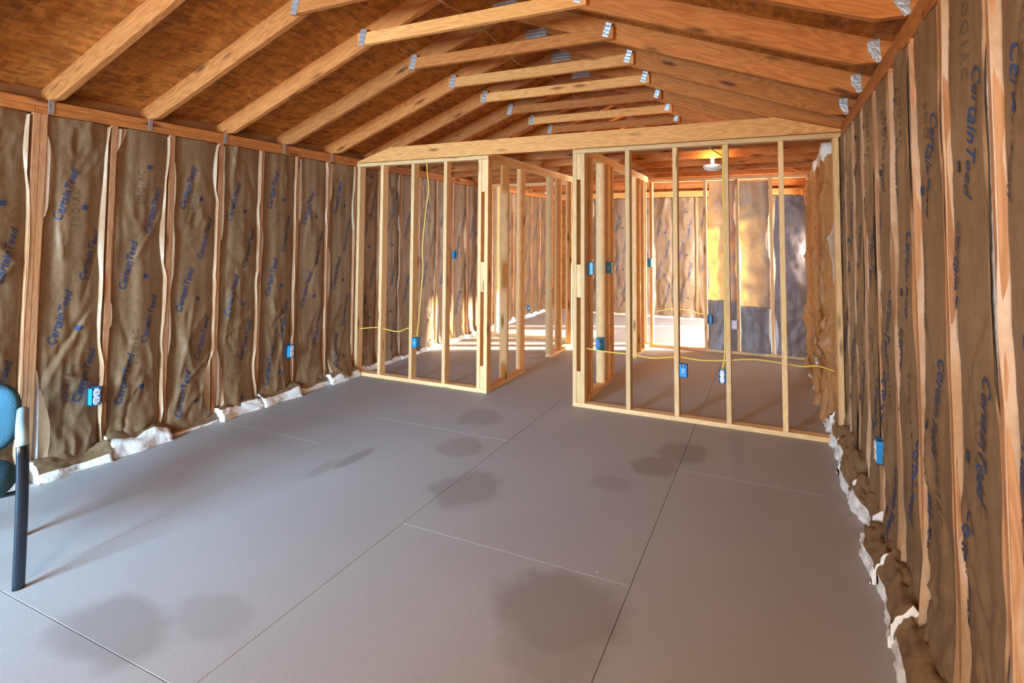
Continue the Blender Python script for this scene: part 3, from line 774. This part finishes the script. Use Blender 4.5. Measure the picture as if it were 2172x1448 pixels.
p = hit(963, 540, 0, .01); ebox('electrical_box', 'dark blue box high on the chair side wall of the framed room', (.01, p.y, p.z), (.05, .06, .11), '+x', 'plain')
e = empty('outlet_cover', (3.735, 2.925, .385)); tag(e, 'grey outlet cover on the rear cross wall beside the glowing batt', 'outlet cover')
board('plate', (3.70, 2.906, .325), (3.77, 2.918, .44), M['greybox'], e, 'z', .004)
for dz in (-.022, .022): board('receptacle', (3.718, 2.902, .382+dz-.014), (3.752, 2.907, .382+dz+.014), M['white'], e, 'z', .003)
e = empty('junction_box', (4.58, 1.24, .40)); tag(e, 'pale grey plastic box low on the side wall of the lamp room', 'junction box')
board('box_body', (4.555, 1.20, .33), (4.655, 1.27, .585), M['greybox'], e, 'z', .006); board('lid', (4.550, 1.192, .325), (4.657, 1.1995, .59), M['greybox'], e, 'z', .004)

# ------------------------------------------------------------------ cables
def cable(label, pts, r=.0055, mat='cable', name='electrical_cable', group='yellow electrical cables'):
    o = tube(name, pts, r, M[mat], None, 8); tag(o, label, 'cable', group); return o
def on_y(y, pts): return [hit(px, py, 1, y) for px, py in pts]
cable('yellow cable sagging through the studs of the partition beside the lamp room', on_y(.045, [(1243, 738), (1280, 745), (1335, 751), (1385, 759), (1436, 757), (1490, 764), (1546, 764), (1600, 762), (1664, 771), (1700, 777), (1735, 776), (1772, 788)]))
cable('yellow cable running up the third stud to the top plate', [(XR0+2*S-.03, .04, .455), (XR0+2*S-.012, .055, .58), (XR0+2*S-.008, .06, 1.0), (XR0+2*S-.008, .06, 1.8), (XR0+2*S-.008, .055, ZU)])
cable('yellow cable crossing from the chair wall to the partition box', on_y(.045, [(752, 698), (800, 694), (822, 699), (846, 703), (868, 696), (880, 714)]))
cable('long yellow cable hanging from the top plate to the partition box', on_y(.045, [(905, 343), (907, 372), (909, 400), (903, 450), (896, 520), (897, 570), (893, 620), (889, 670), (884, 714)]))
cable('short yellow cable loop above the lamp', [hit(1501, 308, 1, .6), hit(1512, 318, 1, .8), hit(1534, 332, 1, 1.0)])
cable('pale yellow cable along the far gable wall', on_y(5.66, [(1300, 664), (1340, 664), (1372, 664), (1400, 659), (1425, 655), (1455, 657), (1490, 666)]))
tc = []
for k, y in enumerate([-2.21, -1.6, -.99, -.38, .23, .84, 1.45]):
    tc += [(2.33+.03*math.sin(k*2.1), y-.04, 2.998), (2.36+.04*math.cos(k*1.7), y+.28, 2.985 if k % 2 else 2.94)]
cable('thin tan cord laid over the collar ties', tc, .004, 'cord', 'cord', 'cords')

# ------------------------------------------------------------------ ceiling lamp
lx, ly = 3.62, 1.52
e = empty('ceiling_lamp', (lx, ly, 2.33)); tag(e, 'white dome ceiling lamp hanging under the joists behind the partition', 'lamp')
lathe('dome', [(.0, -.075), (.045, -.072), (.085, -.055), (.103, -.032), (.107, -.02), (.098, -.014), (.05, -.006), (.02, 0)], M['glassdome'], e, (lx, ly, 2.315))
lathe('neck', [(.017, 0), (.017, .06), (.03, .063), (.03, .072)], M['white'], e, (lx, ly, 2.312), 16)
lathe('bulb', [(.010, 0), (.018, .012), (.020, .03), (.014, .046), (.004, .052)], M['bulb'], e, (lx+.0, ly-.035, 2.318), 14)
bl = bpy.data.lights.new('lamp_light', 'POINT'); bl.energy = 7; bl.color = (1, .60, .28); bl.shadow_soft_size = .03
bo = bpy.data.objects.new('lamp_light', bl); COL.objects.link(bo); bo.location = (lx, ly-.13, 2.335); bo.parent = e; bo.matrix_parent_inverse = e.matrix_world.inverted()
board('mounting_board', (lx-.11, ly-.03, 2.386), (lx+.10, ly+.0, 2.455), M['fresh'], e, 'x')

# ------------------------------------------------------------------ chair facing the camera
Fd = Vector((.918, -.395, 0)).normalized(); Rd = Vector((.395, .918, 0)).normalized()
leg = Vector((1.225, -3.395, 0))
C0 = leg-Rd*.27-Fd*.24
ch = empty('arm_chair', C0); tag(ch, 'blue fabric arm chair with black metal tube legs by the insulated wall', 'chair')
def cp(r, f, z): return C0+Rd*r+Fd*f+Vector((0, 0, z))
for s in (1, -1):
    tube('leg', [cp(s*.27, .24, .004), cp(s*.268, .245, .33), cp(s*.262, .235, .58), cp(s*.258, .205, .635), cp(s*.256, .12, .648), cp(s*.256, -.15, .648), cp(s*.256, -.22, .61), cp(s*.262, -.26, .33), cp(s*.27, -.30, .004)], .023, M['chairmetal'], ch, 16, ry=.015)
    tube('arm_pad', [cp(s*.259, .232, .605), cp(s*.257, .212, .648), cp(s*.256, .12, .668), cp(s*.256, -.13, .668)], .024, M['armpad'], ch, 12, ry=.020)
    tube('back_post', [cp(s*.16, -.10, .36), cp(s*.16, -.23, .40), cp(s*.16, -.275, .54), cp(s*.15, -.30, .72)], .011, M['chairmetal'], ch, 10)
for f in (.05, -.19): tube('cross_bar', [cp(-.262, f, .345), cp(0, f, .35), cp(.262, f, .345)], .010, M['chairmetal'], ch, 10)
def cushion(name, w, h, t, place, par, curve=0, n=24, m=16):
    vs_, fs = [], []
    for sgn in (1, -1):
        for j in range(m+1):
            for i in range(n+1):
                a = -1+2*i/n; b = -1+2*j/m
                # map square to rounded square
                rr = max(abs(a), abs(b)); k = (abs(a)**3.2+abs(b)**3.2)**(1/3.2) if rr > 0 else 1
                x, y = (a*rr/k, b*rr/k) if k > 0 else (0, 0)
                th = t*.5*max(0, 1-rr**5)**.5
                vs_.append(place(x*w/2, y*h/2, sgn*th+curve*(x*x)))
    q = (n+1)*(m+1)
    for g in (0, 1):
        for j in range(m):
            for i in range(n):
                k = g*q+j*(n+1)+i; f = (k, k+1, k+n+2, k+n+1); fs.append(f if g == 0 else f[::-1])
    bm = bmesh.new(); v = [bm.verts.new(p) for p in vs_]
    for f in fs: bm.faces.new([v[i] for i in f])
    bmesh.ops.remove_doubles(bm, verts=list(bm.verts), dist=.0004); bmesh.ops.recalc_face_normals(bm, faces=list(bm.faces))
    me = bpy.data.meshes.new(name); bm.to_mesh(me); bm.free(); me.shade_smooth()
    return link(name, me, M['chairblue'], par)
cushion('seat', .50, .48, .095, lambda a, b, c: cp(a, b-.005, .41+c-.10*max(0, (b-.12))*1.2), ch)
cushion('backrest', .50, .36, .07, lambda a, b, c: cp(a, -.27+c-.10*b, .625+b), ch, curve=.03)
